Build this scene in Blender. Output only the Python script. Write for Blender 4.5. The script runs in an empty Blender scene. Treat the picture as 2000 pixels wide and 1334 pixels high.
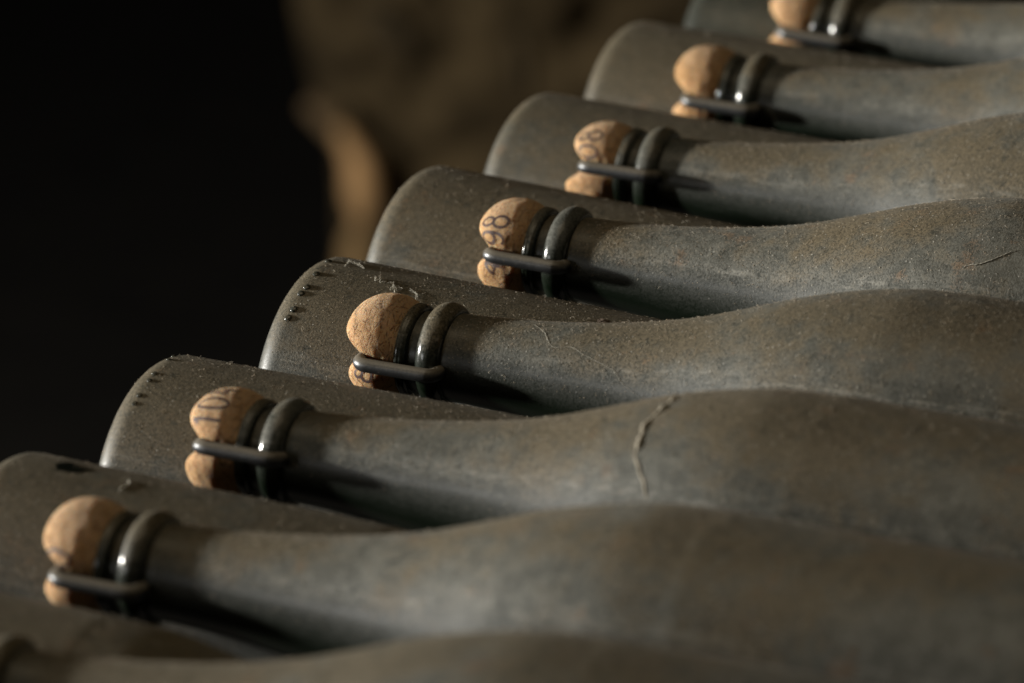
import bpy, bmesh, math, random
import numpy as np
from mathutils import Matrix, Vector
random.seed(7)
scene = bpy.context.scene
C = scene.collection
MM = 0.001

# ------------------------------------------------------------------ camera
cam_d = bpy.data.cameras.new("camera"); cam = bpy.data.objects.new("camera", cam_d); C.objects.link(cam)
Rv = Vector((0.916895, 0.397642, 0.034425)); Uv = Vector((-0.154761, 0.274697, 0.948995)); Fv = Vector((-0.367903, 0.875456, -0.313407))
CAM = Vector((792.90, -1468.17, 649.25)) * MM
m = Matrix((Rv, Uv, -Fv)).transposed().to_4x4(); m.translation = CAM
cam.matrix_world = m
cam_d.sensor_width = 36; cam_d.lens = 211.879; cam_d.clip_start = 0.05; cam_d.clip_end = 60
cam_d.dof.use_dof = True; cam_d.dof.focus_distance = 1.958; cam_d.dof.aperture_fstop = 10.5
scene.camera = cam

# ------------------------------------------------------------------ world and lamps
world = bpy.data.worlds.new("World"); scene.world = world; world.use_nodes = True
bg = world.node_tree.nodes["Background"]; bg.inputs[0].default_value = (0.5, 0.5, 0.56, 1); bg.inputs[1].default_value = 0.006

def area(name, loc, target, size, power, color, shape='DISK', size_y=None):
    d = bpy.data.lights.new(name, 'AREA'); d.energy = power; d.color = color; d.shape = shape; d.size = size
    if size_y: d.size_y = size_y
    o = bpy.data.objects.new(name, d); C.objects.link(o); o.location = loc
    o.rotation_euler = (Vector(target) - Vector(loc)).to_track_quat('-Z', 'Y').to_euler()
    return o
TG = Vector((0.03, 0.25, 0.03))
LD = Vector((-0.98, -0.145, 0.085)).normalized()
side = Vector((0.2, -0.965, 0)).normalized()
area("cellar_lamp", TG + LD * 2.6 + side * 0.045, TG, 0.16, 176, (1.0, 0.965, 0.89))
area("overhead_fill", (-0.25, -0.1, 2.0), (0.1, 0.25, 0), 1.2, 7.6, (1.0, 0.81, 0.53), 'RECTANGLE', 1.2)  # unseen fill lamp added overhead to lift the shaded tops
area("passage_glow", (-1.25, -1.20, 0.15), (0.1, 0.25, 0), 0.55, 5.4, (1.0, 0.985, 0.95), 'RECTANGLE', 0.45)

scene.view_settings.view_transform = 'Standard'; scene.view_settings.look = 'None'
scene.view_settings.exposure = 0; scene.view_settings.gamma = 1

# ------------------------------------------------------------------ node helpers
class NT:
    def __init__(s, name):
        s.mat = bpy.data.materials.new(name); s.mat.use_nodes = True
        s.t = s.mat.node_tree; s.t.nodes.clear(); s.out = s.t.nodes.new('ShaderNodeOutputMaterial')
    def n(s, typ, **kw):
        nd = s.t.nodes.new(typ)
        for k, v in kw.items(): setattr(nd, k, v)
        return nd
    def set(s, sock, v):
        if isinstance(v, bpy.types.NodeSocket): s.t.links.new(v, sock)
        elif v is not None:
            if isinstance(v, (tuple, list)) and len(v) == 3 and sock.type == 'RGBA': v = (*v, 1)
            sock.default_value = v
    def math(s, op, a, b=None, c=None, clamp=False):
        nd = s.n('ShaderNodeMath', operation=op, use_clamp=clamp)
        s.set(nd.inputs[0], a)
        if b is not None: s.set(nd.inputs[1], b)
        if c is not None: s.set(nd.inputs[2], c)
        return nd.outputs[0]
    def step(s, x, lo, hi, a=0.0, b=1.0):
        nd = s.n('ShaderNodeMapRange', interpolation_type='SMOOTHSTEP')
        for i, v in enumerate((x, lo, hi, a, b)): s.set(nd.inputs[i], v)
        return nd.outputs[0]
    def mix(s, f, a, b, mode='MIX'):
        nd = s.n('ShaderNodeMix', data_type='RGBA', blend_type=mode)
        s.set(nd.inputs[0], f); s.set(nd.inputs[6], a); s.set(nd.inputs[7], b)
        return nd.outputs[2]
    def noise(s, vec, scale, detail=3, rough=0.55, dist=0.0):
        nd = s.n('ShaderNodeTexNoise'); s.set(nd.inputs['Vector'], vec)
        nd.inputs['Scale'].default_value = scale; nd.inputs['Detail'].default_value = detail
        nd.inputs['Roughness'].default_value = rough; nd.inputs['Distortion'].default_value = dist
        return nd.outputs[0]
    def voro(s, vec, scale, feature='F1'):
        nd = s.n('ShaderNodeTexVoronoi', feature=feature); s.set(nd.inputs['Vector'], vec); nd.inputs['Scale'].default_value = scale
        return nd
    def coords(s, scl=(1, 1, 1)):
        tc = s.n('ShaderNodeTexCoord'); oi = s.n('ShaderNodeObjectInfo')
        mu = s.n('ShaderNodeVectorMath', operation='SCALE'); s.set(mu.inputs[0], tc.outputs['Object']); mu.inputs['Scale'].default_value = 1000
        cb = s.n('ShaderNodeCombineXYZ')
        for i, k in enumerate((317., 611., 193.)): s.set(cb.inputs[i], s.math('MULTIPLY', oi.outputs['Random'], k))
        ad = s.n('ShaderNodeVectorMath', operation='ADD'); s.set(ad.inputs[0], mu.outputs[0]); s.set(ad.inputs[1], cb.outputs[0])
        return ad.outputs[0], mu.outputs[0], oi.outputs['Random']
    def stretch(s, vec, v):
        nd = s.n('ShaderNodeVectorMath', operation='MULTIPLY'); s.set(nd.inputs[0], vec); nd.inputs[1].default_value = v
        return nd.outputs[0]
    def up(s):
        g = s.n('ShaderNodeNewGeometry'); sp = s.n('ShaderNodeSeparateXYZ'); s.set(sp.inputs[0], g.outputs['True Normal'])
        return sp.outputs[2]
    def bump(s, h, strength, dist):
        nd = s.n('ShaderNodeBump'); s.set(nd.inputs['Height'], h); nd.inputs['Strength'].default_value = strength; nd.inputs['Distance'].default_value = dist
        return nd.outputs[0]
    def pbr(s, **kw):
        nd = s.n('ShaderNodeBsdfPrincipled')
        for k, v in kw.items(): s.set(nd.inputs[k.replace('_', ' ')], v)
        return nd.outputs[0]
    def mixs(s, f, a, b):
        nd = s.n('ShaderNodeMixShader'); s.set(nd.inputs[0], f); s.set(nd.inputs[1], a); s.set(nd.inputs[2], b)
        return nd.outputs[0]
    def done(s, sh): s.t.links.new(sh, s.out.inputs['Surface']); return s.mat

def dusty_glass(name, thick=1.0, film=1.0, glass_rough=0.26, neck=False, brown_at=0.54):
    """old dark green bottle glass under cellar dust that settled on whatever faces up"""
    t = NT(name)
    P, O, rnd = t.coords()
    nl = t.noise(P, 0.022, 3); nm = t.noise(P, 0.16, 5, 0.6); nf = t.noise(P, 1.25, 4, 0.62); ng = t.noise(P, 2.9, 2, 0.6)
    ns = t.noise(t.stretch(P, (0.035, 0.5, 0.5)), 1.0, 4, 0.6)
    up = t.up()
    wob = t.math('MULTIPLY_ADD', t.math('SUBTRACT', ns, 0.5), 0.30, up)
    wob = t.math('MULTIPLY_ADD', t.math('SUBTRACT', nf, 0.5), 0.30, wob)
    top = t.step(wob, 0.18, 0.60)
    filmm = t.step(wob, -0.45, 0.2, 0.0, 1.0)
    # gaps where the glass shows through the dust
    holes = t.step(t.math('MULTIPLY_ADD', t.math('SUBTRACT', ng, 0.5), 0.5, t.math('MULTIPLY_ADD', t.math('SUBTRACT', nm, 0.5), 0.35, nf)), 0.36, 0.54)
    cov = t.math('MULTIPLY', top, t.math('MULTIPLY_ADD', holes, 0.42, 0.50))
    dv = t.voro(P, 0.16); dsep = t.n('ShaderNodeSeparateXYZ'); t.set(dsep.inputs[0], dv.outputs['Color'])
    dot = t.math('MULTIPLY', t.step(t.math('MULTIPLY_ADD', t.math('SUBTRACT', nf, 0.5), 0.35, dv.outputs['Distance']), 0.10, 0.26, 1, 0), t.step(dsep.outputs[1], 0.60, 0.75))
    ox = t.n('ShaderNodeSeparateXYZ'); t.set(ox.inputs[0], O)
    if neck: cov = t.math('MULTIPLY', cov, t.step(t.math('MULTIPLY_ADD', nm, 10.0, ox.outputs[0]), 46.0, 53.0, 0.62, 1.0))  # dust thinned behind the collar, partly painting in the collar's shadow
    cov = t.math('MULTIPLY', cov, t.math('MULTIPLY_ADD', rnd, 0.22, 0.86))
    cov = t.math('MULTIPLY', cov, t.math('MULTIPLY', t.math('SUBTRACT', 1.0, t.math('MULTIPLY', dot, 0.6)), thick))
    fcov = t.math('MULTIPLY', t.math('MULTIPLY', filmm, t.math('MULTIPLY_ADD', holes, 0.30, 0.22)), film)
    # colours of the dust itself
    grey = t.mix(t.step(nm, 0.35, 0.65), (0.080, 0.081, 0.069), (0.126, 0.126, 0.109))
    brown = t.mix(t.step(nf, 0.3, 0.7), (0.076, 0.059, 0.032), (0.126, 0.101, 0.061))
    bmask = t.step(t.math('MULTIPLY_ADD', up, 0.24, t.math('MULTIPLY_ADD', t.math('SUBTRACT', nm, 0.5), 0.5, nl)), brown_at, brown_at + 0.26)
    dust = t.mix(bmask, grey, brown)
    grain = t.math('MULTIPLY_ADD', t.math('SUBTRACT', t.math('MULTIPLY_ADD', ng, 0.5, t.math('MULTIPLY', nf, 0.5)), 0.5), 1.4, 1.0)
    gc = t.n('ShaderNodeCombineXYZ')
    for i in range(3): t.set(gc.inputs[i], t.math('MAXIMUM', grain, 0.45))
    dust = t.mix(1.0, dust, gc.outputs[0], 'MULTIPLY')
    rust = t.step(t.math('MULTIPLY_ADD', t.math('SUBTRACT', nf, 0.5), 0.35, t.noise(P, 0.075, 4, 0.6)), 0.60, 0.76, 0, 0.5)
    dust = t.mix(rust, dust, (0.20, 0.105, 0.042))
    # pale lint specks, and pale dust streaks plus painted highlight along the dust line
    v = t.voro(P, 0.55); sp = t.n('ShaderNodeSeparateXYZ'); t.set(sp.inputs[0], v.outputs['Color'])
    speck = t.math('MULTIPLY', t.step(v.outputs['Distance'], 0.08, 0.22, 1, 0), t.step(sp.outputs[0], 0.72, 0.76))
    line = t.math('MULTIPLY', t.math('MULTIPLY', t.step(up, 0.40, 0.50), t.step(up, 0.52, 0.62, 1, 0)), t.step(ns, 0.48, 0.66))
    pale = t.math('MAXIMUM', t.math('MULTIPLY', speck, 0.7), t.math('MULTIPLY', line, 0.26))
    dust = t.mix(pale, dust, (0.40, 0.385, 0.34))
    dcol = t.mix(t.math('MULTIPLY', speck, 0.5), (0.094, 0.095, 0.088), (0.4, 0.4, 0.38))
    hgt = t.math('MULTIPLY_ADD', ng, 0.45, t.math('MULTIPLY_ADD', speck, 0.7, t.math('MULTIPLY', nf, 0.9)))
    nrm = t.bump(hgt, 0.75, 0.00026)
    glass = t.pbr(Base_Color=(0.0045, 0.0085, 0.0045), Roughness=t.math('MULTIPLY_ADD', nf, 0.16, glass_rough - 0.04), IOR=1.5, Normal=t.bump(nm, 0.12, 0.0003))
    fsh = t.pbr(Base_Color=dcol, Roughness=0.5, Specular_IOR_Level=0.18, Normal=nrm)
    dsh = t.pbr(Base_Color=dust, Roughness=0.62, Specular_IOR_Level=0.30, Sheen_Weight=0.07, Sheen_Roughness=0.55, Sheen_Tint=(0.9, 0.85, 0.75), Normal=nrm)
    sh = t.mixs(t.math('MINIMUM', fcov, 1.0), glass, fsh)
    return t.done(t.mixs(t.math('MINIMUM', cov, 1.0), sh, dsh))

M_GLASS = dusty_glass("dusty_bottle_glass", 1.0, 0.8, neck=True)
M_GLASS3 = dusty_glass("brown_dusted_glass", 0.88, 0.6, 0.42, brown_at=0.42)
M_GLASS2 = dusty_glass("darker_bottle_glass", 0.30, 0.25)  # less dust coverage, so the rearmost base comes out darker
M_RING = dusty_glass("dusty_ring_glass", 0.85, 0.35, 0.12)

def cork_mat():
    t = NT("cork"); P, O, rnd = t.coords()
    n1 = t.noise(P, 0.12, 4, 0.6, 0.6); n2 = t.noise(P, 0.55, 5, 0.65, 0.8); n3 = t.noise(P, 2.0, 3)
    tone = t.mix(t.step(n1, 0.32, 0.68), (0.375, 0.21, 0.08), (0.52, 0.32, 0.155))
    tone = t.mix(t.step(rnd, 0, 1, 0, 0.35), tone, (0.47, 0.31, 0.185))
    tone = t.mix(t.step(n2, 0.52, 0.72, 0, 0.55), tone, (0.33, 0.17, 0.075))
    w = t.voro(t.stretch(P, (1.0, 0.45, 0.45)), 0.42, 'DISTANCE_TO_EDGE')
    mu = t.n('ShaderNodeVectorMath', operation='ADD'); t.set(mu.inputs[0], P)
    crack = t.math('MULTIPLY', t.step(w.outputs['Distance'], 0.0, 0.07, 1, 0), t.step(n2, 0.42, 0.58))
    pit = t.math('MULTIPLY', t.step(t.noise(P, 1.15, 2, 0.5, 0.3), 0.62, 0.69), 1.0)
    dark = t.math('MAXIMUM', t.math('MULTIPLY', crack, 0.7), t.math('MULTIPLY', pit, 0.8))
    tone = t.mix(t.math('MULTIPLY', t.step(t.noise(P, 0.33, 5, 0.7), 0.5, 0.75), 0.5), tone, (0.50, 0.35, 0.235))
    tone = t.mix(dark, tone, (0.085, 0.04, 0.017))
    up = t.up()
    tone = t.mix(t.math('MULTIPLY', t.step(t.math('MULTIPLY_ADD', n2, 0.5, up), 0.65, 1.25), 0.45), tone, (0.26, 0.20, 0.145))
    h = t.math('SUBTRACT', t.math('MULTIPLY_ADD', n2, 0.6, t.math('MULTIPLY', n3, 0.25)), dark)
    return t.done(t.pbr(Base_Color=tone, Roughness=0.78, Specular_IOR_Level=0.28, Subsurface_Weight=0.75, Subsurface_Radius=(1.0, 0.55, 0.3), Subsurface_Scale=0.0045, Normal=t.bump(h, 0.95, 0.0008)))
M_CORK = cork_mat()

def ink_mat():
    t = NT("faded_ink"); P, O, rnd = t.coords()
    n = t.noise(P, 1.3, 4, 0.7)
    a = t.pbr(Base_Color=(0.045, 0.022, 0.02), Roughness=0.7)
    tr = t.n('ShaderNodeBsdfTransparent').outputs[0]
    return t.done(t.mixs(t.step(n, 0.34, 0.52, 0.35, 0.97), tr, a))
M_INK = ink_mat()

def steel_mat():
    t = NT("dull_steel_wire"); P, O, rnd = t.coords()
    n = t.noise(P, 0.5, 4); nf = t.noise(P, 1.8, 4, 0.7); up = t.up()
    col = t.mix(n, (0.055, 0.058, 0.062), (0.13, 0.134, 0.14))
    st = t.pbr(Base_Color=col, Metallic=0.75, Roughness=t.math('MULTIPLY_ADD', nf, 0.25, 0.26), Normal=t.bump(nf, 0.35, 0.00012))
    d = t.pbr(Base_Color=t.mix(nf, (0.10, 0.085, 0.065), (0.25, 0.225, 0.18)), Roughness=0.9, Specular_IOR_Level=0.1)
    v = t.voro(P, 0.7); sp = t.n('ShaderNodeSeparateXYZ'); t.set(sp.inputs[0], v.outputs['Color'])
    speck = t.math('MULTIPLY', t.step(v.outputs['Distance'], 0.08, 0.2, 1, 0), t.step(sp.outputs[0], 0.8, 0.84))
    f = t.math('MAXIMUM', t.step(t.math('MULTIPLY_ADD', nf, 0.9, up), 0.5, 1.35, 0, 0.75), t.math('MULTIPLY', speck, 0.8))
    return t.done(t.mixs(f, st, d))
M_STEEL = steel_mat()

def plain(name, col, rough=0.8, col2=None, scale=0.3, bump=0.0):
    t = NT(name); P, O, rnd = t.coords(); n = t.noise(P, scale, 5, 0.6)
    c = t.mix(t.step(n, 0.3, 0.7), col, col2 or col)
    return t.done(t.pbr(Base_Color=c, Roughness=rough, Specular_IOR_Level=0.2, Normal=t.bump(n, 0.5, bump) if bump else None))
M_LINT = plain("pale_lint", (0.48, 0.44, 0.36), 0.9, (0.27, 0.20, 0.13), 0.4)
M_LINT2 = plain("ridge_dust", (0.34, 0.31, 0.25), 0.95, (0.22, 0.195, 0.15), 0.5)
M_WEB = plain("cobweb_silk", (0.42, 0.40, 0.34), 0.8)
M_CLEAN = plain("bare_dark_glass", (0.004, 0.006, 0.004), 0.35)
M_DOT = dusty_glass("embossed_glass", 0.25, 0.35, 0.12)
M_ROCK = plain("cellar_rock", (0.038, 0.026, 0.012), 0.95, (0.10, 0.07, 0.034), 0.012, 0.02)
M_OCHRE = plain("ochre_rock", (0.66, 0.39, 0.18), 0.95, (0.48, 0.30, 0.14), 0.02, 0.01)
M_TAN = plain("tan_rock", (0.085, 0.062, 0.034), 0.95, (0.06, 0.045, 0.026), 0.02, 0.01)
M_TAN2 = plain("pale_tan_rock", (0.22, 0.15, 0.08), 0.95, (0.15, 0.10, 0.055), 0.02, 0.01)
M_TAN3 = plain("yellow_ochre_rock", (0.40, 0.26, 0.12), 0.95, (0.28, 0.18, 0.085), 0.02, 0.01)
M_DARK = plain("dark_cellar_ground", (0.012, 0.011, 0.010), 0.95, (0.02, 0.018, 0.015), 0.01)

# ------------------------------------------------------------------ mesh helpers
def link(name, me, mat, parent=None, smooth=True):
    o = bpy.data.objects.new(name, me); C.objects.link(o)
    if mat and not me.materials: me.materials.append(mat)
    if smooth:
        me.polygons.foreach_set("use_smooth", [True] * len(me.polygons))
    if parent: o.parent = parent
    return o
def mesh(name, v, f):
    me = bpy.data.meshes.new(name); me.from_pydata([tuple(x) for x in v], [], f); me.update(); return me
def thing(name, label, cat, mat_world, group=None):
    o = bpy.data.objects.new(name, None); C.objects.link(o); o.empty_display_size = 0.02
    o.matrix_world = mat_world; o['label'] = label; o['category'] = cat
    if group: o['group'] = group
    return o
def lathe(prof, seg=128):
    """prof: list of (s, r) in mm; axis = local X, angle 0 = local +Z, 90 deg = local -Y"""
    v = []; f = []; ring = []
    for s, r in prof:
        if r < 1e-6: ring.append([len(v)]); v.append((s * MM, 0, 0)); continue
        ring.append(list(range(len(v), len(v) + seg)))
        for k in range(seg):
            a = 2 * math.pi * k / seg; v.append((s * MM, -r * math.sin(a) * MM, r * math.cos(a) * MM))
    for i in range(len(ring) - 1):
        A, B = ring[i], ring[i + 1]
        for k in range(seg):
            k2 = (k + 1) % seg
            if len(A) == 1 and len(B) == 1: continue
            if len(A) == 1: f.append((A[0], B[k2], B[k]))
            elif len(B) == 1: f.append((A[k], A[k2], B[0]))
            else: f.append((A[k], A[k2], B[k2], B[k]))
    return v, f
def tube(pts, r, seg=8, close=True, taper=None):
    """swept tube through points (metres)"""
    P = [Vector(p) for p in pts]; v = []; f = []; n = len(P); up = None
    for i, p in enumerate(P):
        t = (P[min(i + 1, n - 1)] - P[max(i - 1, 0)]).normalized()
        if up is None: up = t.orthogonal().normalized()
        up = (up - t * up.dot(t)).normalized(); b = t.cross(up)
        rr = r * (taper[i] if taper else 1)
        for k in range(seg):
            a = 2 * math.pi * k / seg; v.append(p + (up * math.cos(a) + b * math.sin(a)) * rr)
    for i in range(n - 1):
        for k in range(seg):
            k2 = (k + 1) % seg; f.append((i * seg + k, i * seg + k2, (i + 1) * seg + k2, (i + 1) * seg + k))
    if close: f.append(tuple(range(seg))[::-1]); f.append(tuple(range((n - 1) * seg, n * seg)))
    return v, f
def pchip(xk, yk, x):
    xk = np.array(xk, float); yk = np.array(yk, float); h = np.diff(xk); d = np.diff(yk) / h; mm = np.zeros_like(yk); mm[0] = d[0]; mm[-1] = d[-1]
    for i in range(1, len(xk) - 1): mm[i] = 0 if d[i-1] * d[i] <= 0 else 2 * d[i-1] * d[i] / (d[i-1] + d[i])
    i = np.clip(np.searchsorted(xk, x) - 1, 0, len(xk) - 2); t = (x - xk[i]) / h[i]
    return (2*t**3-3*t**2+1)*yk[i]+(t**3-2*t**2+t)*h[i]*mm[i]+(-2*t**3+3*t**2)*yk[i+1]+(t**3-t**2)*h[i]*mm[i+1]
def smooth_path(pts, n):
    p = np.array(pts, float); d = np.r_[0, np.cumsum(np.linalg.norm(np.diff(p, axis=0), axis=1))]; x = np.linspace(0, d[-1], n)
    return np.stack([pchip(d, p[:, k], x) for k in range(p.shape[1])], 1)

# bottle outline: distance from the cork tip (mm) -> radius (mm)
KS = [19.2, 24, 28, 36, 45, 62, 80, 98, 116, 134, 152, 170, 190, 205]
KR = [12.9, 13.3, 13.6, 14.3, 14.6, 15.85, 18.03, 21.0, 25.36, 31.3, 37.47, 41.98, 45.0, 45.5]
LEN = 336.0
def body_r(s): return np.where(np.asarray(s) > 205, 45.6, pchip(KS, KR, np.clip(s, 19.2, 205)))
BR = 9.0                                                   # rounding of the heel
prof = [(19.2, 10.5)] + [(s, float(body_r(s))) for s in np.linspace(19.2, 210, 96)] + [(s, 45.6) for s in np.linspace(222, LEN - BR, 8)]
for a in np.linspace(0, math.pi / 2, 13)[1:]: prof.append((LEN - BR + BR * math.sin(a), 45.6 - BR + BR * math.cos(a)))
prof += [(LEN - 1.5, 30), (LEN - 8, 24), (LEN - 18, 14), (LEN - 22, 0)]
BODY = mesh("bottle_body", *lathe(prof)); BODY.materials.append(M_GLASS)
BODY3 = BODY.copy(); BODY3.materials[0] = M_GLASS3; BODY2 = BODY.copy(); BODY2.materials[0] = M_GLASS2
def ring_prof(s0, rc, hw, hh, n=18):
    return [(s0 - hw * math.cos(a), rc + hh * math.sin(a)) for a in np.linspace(-0.25, math.pi + 0.25, n)]
COLLAR = mesh("collar_ring", *lathe(ring_prof(31.3, 13.7, 4.4, 3.65, 22))); COLLAR.materials.append(M_RING)
lip = [(19.0, 11.0), (19.1, 13.6), (19.6, 15.0), (20.3, 15.5), (20.9, 15.45), (21.2, 15.36), (21.6, 15.45), (22.2, 15.4), (22.9, 14.9), (23.4, 13.8), (23.6, 12.9)]
LIP = mesh("lip_ring", *lathe(lip)); LIP.materials.append(M_RING)

# ------------------------------------------------------------------ dust lint lying on the glass (uncountable)
def lint_mesh(name, smin, smax, n, flip, seed, amax=75):
    rg = random.Random(seed); v = []; f = []
    def pt(s, a, h):
        r = (float(body_r(LEN - s)) if flip and s > BR else float(body_r(s)) if not flip else 45.6 - BR + math.sqrt(max(0, BR**2 - (BR - s)**2))) + h
        x = LEN - s if flip else s
        return Vector((x * MM, -r * math.sin(a) * MM * (1 if not flip else -1), r * math.cos(a) * MM))
    for i in range(n):
        s = rg.uniform(smin, smax); a = math.radians(rg.gauss(18, 42))
        if abs(math.degrees(a) - 15) > amax: continue
        if rg.random() < 0.72:
            p = pt(s, a, 0.03); r = rg.choice((0.07, 0.08, 0.09, 0.11, 0.16)) * MM * rg.uniform(0.7, 1.3); b = len(v)
            for q in ((1, 0, 0), (0, 1, 0), (-1, 0, 0), (0, -1, 0), (0, 0, 1), (0, 0, -1)):
                v.append(p + Vector(q) * r * rg.uniform(0.5, 1.6))
            for x in ((0, 1, 4), (1, 2, 4), (2, 3, 4), (3, 0, 4), (1, 0, 5), (2, 1, 5), (3, 2, 5), (0, 3, 5)): f.append(tuple(b + k for k in x))
        else:
            L = rg.uniform(0.5, 1.9); th = rg.uniform(0, 6.28); h1 = rg.uniform(0.1, 0.5); cv = rg.uniform(-1.0, 1.0); P = []
            for k in range(4):
                u = k / 3; th2 = th + cv * u; r0 = float(body_r(LEN - s if flip else s))
                P.append(pt(max(s + L * u * math.cos(th2), 0.5), a + L * u * math.sin(th2) / r0, 0.03 + h1 * math.sin(math.pi * u * 0.8)))
            tv, tf = tube(P, 0.035 * MM, 3, False); b = len(v); v += tv; f += [tuple(b + k for k in x) for x in tf]
    me = mesh(name, v, f); me.materials.append(M_LINT); return me
LINT_NECK = [lint_mesh("neck_lint", 38, 260, 4500, False, k) for k in (1, 2)]
LINT_BASE = [lint_mesh("base_lint", 1.5, 190, 3000, True, k) for k in (3, 4)]

# ------------------------------------------------------------------ corks
def make_cork(rg, phi, chamfer, lobe, bulge):
    seg, rows = 96, 52; lobe -= 0.8
    ks = [-1.6, -1.5, -0.7, 1.1, 4.4, 8.2, 12.2, 15.6, 18.3, 20.5]; kr = [0, 6.2, 10.4, 13.3, 15.6, 16.8, 17.1, 16.6, 15.5, 14.3]
    kd = np.linspace(0, 1, len(ks)); x = np.linspace(0, 1, rows); S = pchip(kd, ks, x); Rr = pchip(kd, kr, x)
    ph = [rg.uniform(0, 6.28) for _ in range(8)]; am = [rg.uniform(0.3, 1) for _ in range(8)]
    def surf(i, a, lift=0.0):
        """point on the cork: i = row position 0..1, a = angle from up towards -Y"""
        s = float(np.interp(i, x, S)); r = float(np.interp(i, x, Rr)) * bulge
        head = max(0.0, 1 - s / 19.0)
        r *= 1 + 0.018 * am[0] * math.sin(2 * a + ph[0]) * head ** .5 + 0.012 * am[1] * math.sin(3 * a + ph[1] + s * .2) + 0.004 * am[2] * math.sin(7 * a + ph[2] + s * .5)
        r += 0.05 * am[3] * math.sin(13 * a + ph[3] + s * 0.9) + 0.04 * math.sin(9 * a - s * 1.3 + ph[4])
        tt = r * math.sin(a - phi); sd = math.cos(a - phi)
        g = math.exp(-(tt / 3.3) ** 2)
        r -= 2.3 * g * abs(sd) * min(1, s / 4) * max(0, 1 - max(0, s - 14) / 7)       # pinch under the wire legs
        s += 7.0 * math.exp(-(tt / 4.9) ** 2) * max(0, 1 - max(0, s) / 15)                      # groove pressed by the cross piece
        s -= lobe * max(0, min(1, (tt - 3) / 4)) * head
        ca = r * math.cos(a); s += chamfer * max(0, (ca - 6) / 11) * head              # slanting upper face
        r += lift
        return (s * MM - lift * 0.3 * MM, -r * math.sin(a) * MM, r * math.cos(a) * MM)
    v = [surf(0, 0)]; f = []
    for j in range(1, rows):
        for k in range(seg): v.append(surf(x[j], 2 * math.pi * k / seg))
    for k in range(seg): f.append((0, 1 + (k + 1) % seg, 1 + k))
    for j in range(rows - 2):
        for k in range(seg):
            k2 = (k + 1) % seg; a, b = 1 + j * seg, 1 + (j + 1) * seg; f.append((a + k, a + k2, b + k2, b + k))
    return mesh("cork", v, f), surf

# strokes of the printed characters, in a 1 x 1 box (u to the right, w up)
def arc(cx, cy, rx, ry, a0=0, a1=360, n=22): return [(cx + rx * math.cos(math.radians(a0 + (a1 - a0) * i / (n - 1))), cy + ry * math.sin(math.radians(a0 + (a1 - a0) * i / (n - 1)))) for i in range(n)]
GLYPH = {
    '0': [arc(.5, .5, .42, .5)],
    '1': [[(.5, 0), (.5, 1)], [(.5, 1), (.34, .86), (.18, .76)]],
    '4': [[(.72, 0), (.72, 1), (.08, .32), (1, .32)]],
    '8': [arc(.5, .27, .46, .27), arc(.5, .77, .38, .23)],
    '9': [arc(.5, .68, .42, .30), [(.92, .68), (.9, .35), (.72, .1), (.42, .0), (.15, .08)]],
    '6': [arc(.5, .30, .44, .30), [(.06, .3), (.1, .62), (.3, .88), (.6, 1)]],
    '5': [[(.85, 1), (.25, 1), (.18, .55), (.5, .62), (.85, .48), (.9, .25), (.65, .02), (.15, .05)]],
}
def glyph_mesh(surf, chars, i0, i1, width=1.0):
    """characters run round the cork, tops toward the cork tip; chars: (char, centre angle deg, half angle deg)"""
    v = []; f = []
    for ch, a0, ha in chars:
        for st in GLYPH[ch]:
            p = smooth_path(st, max(10, 6 * len(st) if len(st) < 8 else 40))
            d = np.gradient(p, axis=0); d /= np.linalg.norm(d, axis=1)[:, None] + 1e-9
            b = len(v)
            for (u, w), (du, dw) in zip(p, d):
                hw_u, hw_w = -dw * 0.5, du * 0.5
                for sg in (-1, 1):
                    ang = math.radians(a0 - (u - .5) * 2 * ha) - sg * hw_u * width / 15.0
                    ii = i1 + (i0 - i1) * w - (-sg) * 0 + 0
                    ii = ii - sg * hw_w * width * 0.030
                    v.append(surf(ii, ang, 0.06))
            for k in range(len(p) - 1): f.append((b + 2*k, b + 2*k + 1, b + 2*k + 3, b + 2*k + 2))
    return mesh("printed_number", v, f)

def make_clip(phi):
    """bent wire staple: two legs along the neck, a cross piece over the cork, hooks under the collar"""
    rb, s0, s1, q = 19.3, 8.6, 35.4, 15.6
    pts = [(s1, -q + 1.5), (s1, -q), (s1, -rb + 2.2)]
    for a in np.linspace(0, math.pi / 2, 6): pts.append((s1 - 2.6 + 2.6 * math.cos(a), -rb + 2.6 - 2.6 * math.sin(a)))
    for s in (30, 24, 18, 13): pts.append((s, -rb))
    for a in np.linspace(0, math.pi / 2, 7): pts.append((s0 + 3.6 - 3.6 * math.sin(a), -rb + 3.6 - 3.6 * math.cos(a)))
    pts += [(s0 + 0.2, -8), (s0 + 0.4, 0)]
    full = pts + [(s, -qq) for s, qq in pts[:-1]][::-1]
    c, sn = math.cos(phi), math.sin(phi)
    P = [(s * MM, -qq * sn * MM, qq * c * MM) for s, qq in full]
    v, f = tube(P, 2.3 * MM, 18); return mesh("wire_clip", v, f)

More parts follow.
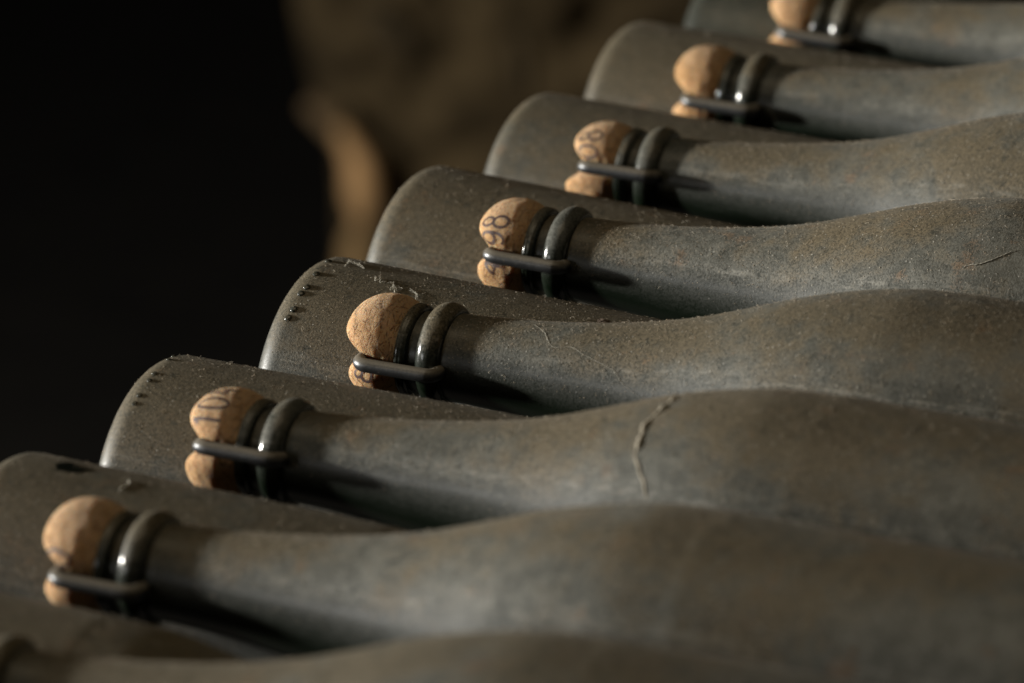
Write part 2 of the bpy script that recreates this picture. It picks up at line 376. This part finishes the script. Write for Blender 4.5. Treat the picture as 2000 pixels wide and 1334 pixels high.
# ------------------------------------------------------------------ bottles
def frame(pos, tilt, yaw, flip=False):
    ax = Vector((math.cos(tilt) * math.cos(yaw), math.cos(tilt) * math.sin(yaw), math.sin(tilt))); sd = Vector((math.sin(yaw), -math.cos(yaw), 0))
    up = ax.cross(-sd); o = Vector(pos) * MM
    if flip: o = o + ax * (LEN * FS * MM); ax = -ax; sd = -sd
    M = Matrix((ax, -sd, up)).transposed().to_4x4(); M.translation = o
    if flip: M = M @ Matrix.Scale(FS, 4)
    return M
FS = 44.0 / 45.6
NB = [(45.16,-109.94,36.85,0.0039,0.0012),(34.07,0.91,35.80,0.0043,-0.0049),(25.99,110.14,36.17,0.0016,-0.0019),(29.51,218.88,36.69,0.0027,0.0054),
      (25.41,331.93,38.63,-0.0102,-0.0051),(13.89,440.69,36.73,0.0060,0.0011),(9.18,551.06,36.87,-0.0047,-0.0026),(4.66,661.45,36.21,-0.0131,-0.0045)]
NLAB = ["dusty bottle nearest the viewer, its neck cut off by the bottom left corner",
        "dusty bottle with a plain round cork, frontmost whole neck at lower left",
        "dusty bottle whose cork is printed 104, dust ridge across its shoulder",
        "dusty bottle with cracked rough cork in sharp focus, a thin hair across its neck",
        "dusty bottle whose cork is printed with an 8 facing the viewer, cobweb on its shoulder",
        "dusty bottle with pinched pale cork and faint print, fourth neck counting from the top",
        "dusty bottle with pale round cork and twin white glints on its collar",
        "blurred farthest dusty bottle, its cork cut off by the top edge"]
PHI = [1.45, 1.610, 1.342, 1.617, 1.4695, 1.316, 1.534, 1.548]
CORK = [(0, 0, 1.0), (0.2, 0.3, 1.02), (0.9, 0.1, 1.02), (1.3, 0.1, 1.02), (1.8, -0.3, 1.0), (1.2, 1.8, 0.97), (0.4, 0.6, 1.02), (0.3, 0.4, 1.02)]
PRINT = {1: ([('0', 74, 9)], .37, .68), 2: ([('1', 48, 9), ('0', 27, 8.5), ('4', 5, 8.5)], .39, .71),
         3: ([('8', 109, 8)], .42, .66), 4: ([('8', 44, 8), ('9', 65, 8), ('4', 101, 9)], .38, .68), 5: ([('8', 32, 8), ('0', 56, 9)], .38, .66)}
neck_bottles = []
for i, (x, y, z, t, w) in enumerate(NB):
    b = thing("champagne_bottle", NLAB[i], "bottle", frame((x, y, z), t, w), "bottles lying with their corked necks to the left")
    neck_bottles.append(b)
    link("glass_body", BODY, None, b); link("collar_ring", COLLAR, None, b); link("lip_ring", LIP, None, b)
    rg = random.Random(40 + i); cm, surf = make_cork(rg, PHI[i], *CORK[i])
    ck = link("cork", cm, M_CORK, b)
    if i in PRINT: link("printed_number", glyph_mesh(surf, *PRINT[i]), M_INK, ck)
    link("wire_clip", make_clip(PHI[i]), M_STEEL, b)
    l = link("dust_lint", LINT_NECK[i % 2], None, b, False); l['kind'] = 'stuff'

BB = [(-49.23,-61.77,0.48,-0.0191,0.0003),(-13.76,49.24,-1.00,-0.0264,-0.0010),(-15.96,157.48,-2.17,-0.0115,0.0088),(-13.90,269.55,0.41,-0.0314,0.0011),
      (-26.46,380.01,1.68,-0.0389,-0.0096),(-30.76,489.71,0.20,-0.0184,-0.0040),(-37.83,599.66,0.29,-0.0148,0.0067),(-42.0,710.0,-0.3,-0.015,0.0)]
BLAB = ["dusty bottle lying base first in the bottom left corner, under the frontmost cork",
        "dusty bottle base with a black bare patch in its dust, at the left edge",
        "dusty bottle base with small dull dots on its heel, behind the cork printed 104",
        "brown dusty bottle base with shiny raised dots on its heel, behind the cracked cork",
        "smooth grey dusty bottle base in front of the ochre rock, behind the cork printed 8",
        "dusty bottle base behind the pinched pale cork, third base from the top",
        "blurred dusty bottle base behind the pale round cork with twin glints",
        "very dim blurred bottle base behind the farthest cork at the top edge"]
base_bottles = []
for i, (x, y, z, t, w) in enumerate(BB):
    b = thing("champagne_bottle", BLAB[i], "bottle", frame((x, y, z), t, w, True), "bottles lying with their bases to the left")
    base_bottles.append(b)
    gb = link("glass_body", BODY3 if i < 7 else BODY2, None, b)
    l = link("dust_lint", LINT_BASE[i % 2], None, b, False); l['kind'] = 'stuff'

# points on a bottle: s along the axis, a = degrees from straight up toward the viewer's side
def on_neck(s, a, h=0.0):
    r = float(body_r(s)) + h; a = math.radians(a); return Vector((s * MM, -r * math.sin(a) * MM, r * math.cos(a) * MM))
def on_base(s, a, h=0.0):
    s = s / FS; r = (45.6 if s > BR else 45.6 - BR + math.sqrt(max(0, BR**2 - (BR - s)**2))) + h; a = math.radians(a)
    return Vector(((LEN - s) * MM, r * math.sin(a) * MM, r * math.cos(a) * MM))

# raised glass dots of the mould code on two heels
def dot_mesh():
    bm = bmesh.new(); bmesh.ops.create_icosphere(bm, subdivisions=3, radius=1.0 * MM)
    me = bpy.data.meshes.new("heel_dot"); bm.to_mesh(me); bm.free(); me.materials.append(M_DOT); return me
DOT = dot_mesh()
for bi, lst, k in ((3, [(7.7,-0.9),(8.5,13.7),(8.7,23.9),(8.0,28.2),(8.4,37.3),(7.8,42.1)], 1.0), (2, [(6.3,-8.5),(7.3,-1.5),(7.8,13.8),(7.9,18.9),(7.7,28.5),(7.6,33.1)], 0.72)):
    for s, a in lst:
        o = link("heel_dot", DOT, None, base_bottles[bi]); o.location = on_base(s, a, 0.05); o.scale = (1.3 * k, 1.35 * k, 0.6 * k)
        o.rotation_euler = (-math.radians(a), 0, 0)

# bare patch in the dust
def patch(name, outline, fn, h, mat, parent):
    p = np.array(outline, float); c = p.mean(0); v = []; f = []; n = len(p); K = 5
    q = np.vstack([p, p[:1]]); dense = smooth_path(q, 40)[:-1]; n = len(dense); rg = random.Random(3)
    dense = c + (dense - c) * np.array([[rg.uniform(0.93, 1.07)] for _ in range(n)])
    for k in range(1, K + 1):
        for s, a in c + (dense - c) * k / K: v.append(fn(s, a, h))
    v.append(fn(c[0], c[1], h)); ce = len(v) - 1
    for j in range(n): f.append((ce, j, (j + 1) % n))
    for k in range(K - 1):
        for j in range(n): f.append((k*n + j, (k+1)*n + j, (k+1)*n + (j+1) % n, k*n + (j+1) % n))
    return link(name, mesh(name, v, f), mat, parent)
patch("bare_patch", [(20.0,-1.2),(20.2,-6.0),(22.7,-9.4),(25.2,-8.2),(27.0,-5.3),(31.5,-6.2),(29.6,-0.6),(27.7,1.8),(23.7,2.6)], on_base, 0.12, M_CLEAN, base_bottles[1])

def strand(name, label, cat, pts, fn, r, parent_bottle, mat=M_WEB, lift=0.12, taper=True, wob=0.25, seed=1):
    p = smooth_path(pts, 10 * len(pts)); rg = random.Random(seed); P = []
    for k, (s, a) in enumerate(p):
        h = lift + wob * abs(math.sin(k * 0.7 + seed)) * rg.uniform(0.3, 1)
        P.append(parent_bottle.matrix_world @ fn(s + rg.uniform(-.1, .1), a + rg.uniform(-.15, .15), h))
    n = len(P); tp = [rg.uniform(0.7, 1.3) * (min(1, 0.35 + 3 * k / n, 0.35 + 3 * (n - 1 - k) / n) if taper else 1) for k in range(n)]
    v, f = tube(P, r * MM, 5, True, tp); o = link(name, mesh(name, v, f), mat); o['label'] = label; o['category'] = cat; return o
for q in base_bottles + neck_bottles: pass
bpy.context.view_layer.update()
strand("lint_fibre", "short pale lint fibre lying on the bottle base by the left edge", "fibre", [(46.2,9.5),(45.7,6),(46.3,3),(44.6,-2.5)], on_base, 0.20, base_bottles[1])
strand("hair", "long thin pale hair hanging across the neck of the sharpest bottle", "hair", [(61.9,5.1),(67.5,20.8),(74.4,42.0),(78.8,40.1),(84.5,46.7),(90.6,53.3),(96.1,58.4),(101.1,69.8),(108.3,78.8)], on_neck, 0.06, neck_bottles[3], lift=0.1, wob=0.1)
strand("cobweb", "pale cobweb tuft on the shoulder at the right edge of the photo", "cobweb", [(181.4,46.7),(182.5,45.3),(186.2,44.1),(191.5,40.0),(197.0,34.3)], on_neck, 0.15, neck_bottles[4], lift=0.05, wob=0.25, seed=5)
webs = [[(14.8,1.5),(13.9,-6),(18,-3),(21.5,0.8)], [(27.6,7.2),(28.8,9.4),(30.0,7.7),(30.5,10.4),(32.1,9.7)], [(33.4,9.6),(34.9,10.2),(36.4,14.5)], [(36.2,11),(38.0,16.4),(37.4,12.4),(39.3,12.0)], [(42,12),(45.0,15),(46.7,20.1)]]
wv = []; wf = []; rg = random.Random(12)
for q, pts in enumerate(webs):
    for rep in range(3):
        p = smooth_path([(a + rg.uniform(-.6, .6), c + rg.uniform(-1, 1)) for a, c in pts], 9 * len(pts)); n = len(p)
        P = [base_bottles[3].matrix_world @ on_base(a, c, 0.1 + abs(rg.gauss(0, 0.35))) for a, c in p]
        vv, ff = tube(P, 0.055 * MM, 4, True, [rg.uniform(0.3, 2.0) for k in range(n)]); b0 = len(wv); wv += vv; wf += [tuple(b0 + k for k in x) for x in ff]
o = link("cobweb", mesh("cobweb", wv, wf), M_WEB); o['label'] = "crumpled cobweb bits on the brown base with the shiny dots, above the cracked cork"; o['category'] = "cobweb"
strand("cobweb", "faint blurred cobweb thread under the neck with the twin glints", "cobweb", [(40.0,75),(41.0,83.9),(44.2,105.2)], on_neck, 0.10, neck_bottles[6], wob=0.4, seed=2)
# dust ridge on the shoulder of the 104 bottle: a crescent rope of dust
rid = [(157.6,-14),(157.1,3.7),(155.2,15.6),(154.3,27.2),(154.9,38.6),(158.2,48.8),(161.4,56.6),(163.7,61.9)]
rg = random.Random(8); rp = smooth_path(rid, 110); P = [on_neck(s + rg.uniform(-.12, .12) + 0.35 * math.sin(k * .21) + 0.2 * math.sin(k * .53), a, -0.22 + 0.15 * math.sin(k * .37)) for k, (s, a) in enumerate(rp)]
tp = [rg.uniform(0.8, 1.2) * (0.8 + 0.35 * math.sin(k * .29 + 1) * math.sin(k * .11)) * (0.2 + 0.8 * math.sin(math.pi * min(1, (k + 4) / 114)) ** .7) for k in range(110)]
link("dust_ridge", mesh("dust_ridge", *tube(P, 0.95 * MM, 8, True, tp)), M_LINT2, neck_bottles[2])
# dust crumb on the sharp neck
bm = bmesh.new(); bmesh.ops.create_icosphere(bm, subdivisions=3, radius=1.0 * MM); rg = random.Random(4)
for vv in bm.verts: vv.co *= rg.uniform(0.8, 1.2); vv.co.x *= 2.2; vv.co.z *= 0.9
me = bpy.data.meshes.new("dust_crumb"); bm.to_mesh(me); bm.free()
cr = link("dust_crumb", me, plain("crumb", (0.07, 0.05, 0.035)), None, False); cr.matrix_world = neck_bottles[3].matrix_world @ Matrix.Translation(on_neck(84, -14, 0.3))
cr['label'] = "small dark crumb of dirt on top of the sharpest bottle's neck"; cr['category'] = "dirt crumb"

# ------------------------------------------------------------------ ledge under the bottles, floor, rock behind
def box(name, x0, x1, y0, y1, z0, z1, mat):
    v = [(x, y, z) for x in (x0, x1) for y in (y0, y1) for z in (z0, z1)]
    f = [(0, 1, 3, 2), (4, 6, 7, 5), (0, 4, 5, 1), (2, 3, 7, 6), (0, 2, 6, 4), (1, 5, 7, 3)]
    o = link(name, mesh(name, v, f), mat, None, False); return o
o = box("stone_ledge", 0.13, 0.52, -0.26, 0.86, -0.20, -0.0475, M_DARK); o['kind'] = 'structure'
o = box("cellar_floor", -12, 12, -6, 14, -1.4, -1.3, M_DARK); o['kind'] = 'structure'

from mathutils import noise as mn
def ray(px, py, depth):   # a point of the cellar seen in direction (px, py) at a distance along the view axis
    return CAM + (Fv + Rv * ((px - 1000) / 11771.05) - Uv * ((py - 667) / 11771.05)) * depth
DEP = 5.6; K = DEP / 11771.05
base = ray(600, 250, DEP); hx = Vector((Rv.x, Rv.y, 0)).normalized(); hz = Vector((0, 0, 1)); hn = hz.cross(hx).normalized()  # hn points away from the viewer
if hn.dot(Fv) < 0: hn = -hn
hs = math.cos(math.atan2(abs(Fv.z), math.hypot(Fv.x, Fv.y)))
v = []; f = []; NA, NZ = 90, 110
def edge(zz):              # left outline of the rock, pixels right of x=600
    return float(np.interp(zz, [-450, -120, 0, 60, 100, 160, 230, 700], [-55, -30, 5, 32, 52, 60, 62, 62]))
for j in range(NZ):
    zz = -450 + 1100 * j / (NZ - 1)                                 # pixels below y=250
    for i in range(NA):
        u = i / (NA - 1); e = edge(zz) + 10 * mn.noise(Vector((zz * .012, 3, 1)))
        a = -math.pi / 2 + u * 1.45 * math.pi / 2 * 1.0
        px = e + 430 * (1 + math.sin(a)) if u < 0.69 else e + 430 + (u - 0.69) * 2600
        q = Vector((px * .006, zz * .006, 0)); dd = -0.02 * mn.fractal(q, 1.0, 2.0, 5) - 0.035 * mn.noise(q * 1.7 + Vector((5, 2, 0)))
        dep = 0.12 * (1 - math.cos(a)) if u < 0.69 else 0.0
        v.append(base + hx * (px * K) - hz * (zz * K / hs) + hn * (dep + dd))
for j in range(NZ - 1):
    for i in range(NA - 1): f.append((j*NA + i, (j+1)*NA + i, (j+1)*NA + i + 1, j*NA + i + 1))
rock = link("rock_wall", mesh("rock_wall", v, f), M_ROCK); rock['label'] = "dark blurred rock wall of the cellar behind the bottles, upper middle"; rock['category'] = "rock wall"
def spur(pts, rad, mat, dd, seed):
    P = [base + hx * ((px - 600) * K) - hz * ((py - 250) * K / hs) + hn * dd for px, py in pts]
    P = [Vector(p) for p in smooth_path([tuple(p) for p in P], 24)]
    rg = random.Random(seed); n = len(P); tp = [float(np.interp(k / (n - 1), np.linspace(0, 1, len(rad)), rad)) * rg.uniform(.92, 1.08) for k in range(n)]
    vv, ff = tube(P, K, 16, True, tp); cen = [P[k // 16] for k in range(len(vv))]
    vv = [c0 + (x - c0) * (1 + 0.45 * mn.noise(Vector(x) * 22 + Vector((seed, 0, 0)))) for x, c0 in zip(vv, cen)]; me = mesh("rock_spur", vv, ff); o = link("rock_spur", me, mat, rock); return o
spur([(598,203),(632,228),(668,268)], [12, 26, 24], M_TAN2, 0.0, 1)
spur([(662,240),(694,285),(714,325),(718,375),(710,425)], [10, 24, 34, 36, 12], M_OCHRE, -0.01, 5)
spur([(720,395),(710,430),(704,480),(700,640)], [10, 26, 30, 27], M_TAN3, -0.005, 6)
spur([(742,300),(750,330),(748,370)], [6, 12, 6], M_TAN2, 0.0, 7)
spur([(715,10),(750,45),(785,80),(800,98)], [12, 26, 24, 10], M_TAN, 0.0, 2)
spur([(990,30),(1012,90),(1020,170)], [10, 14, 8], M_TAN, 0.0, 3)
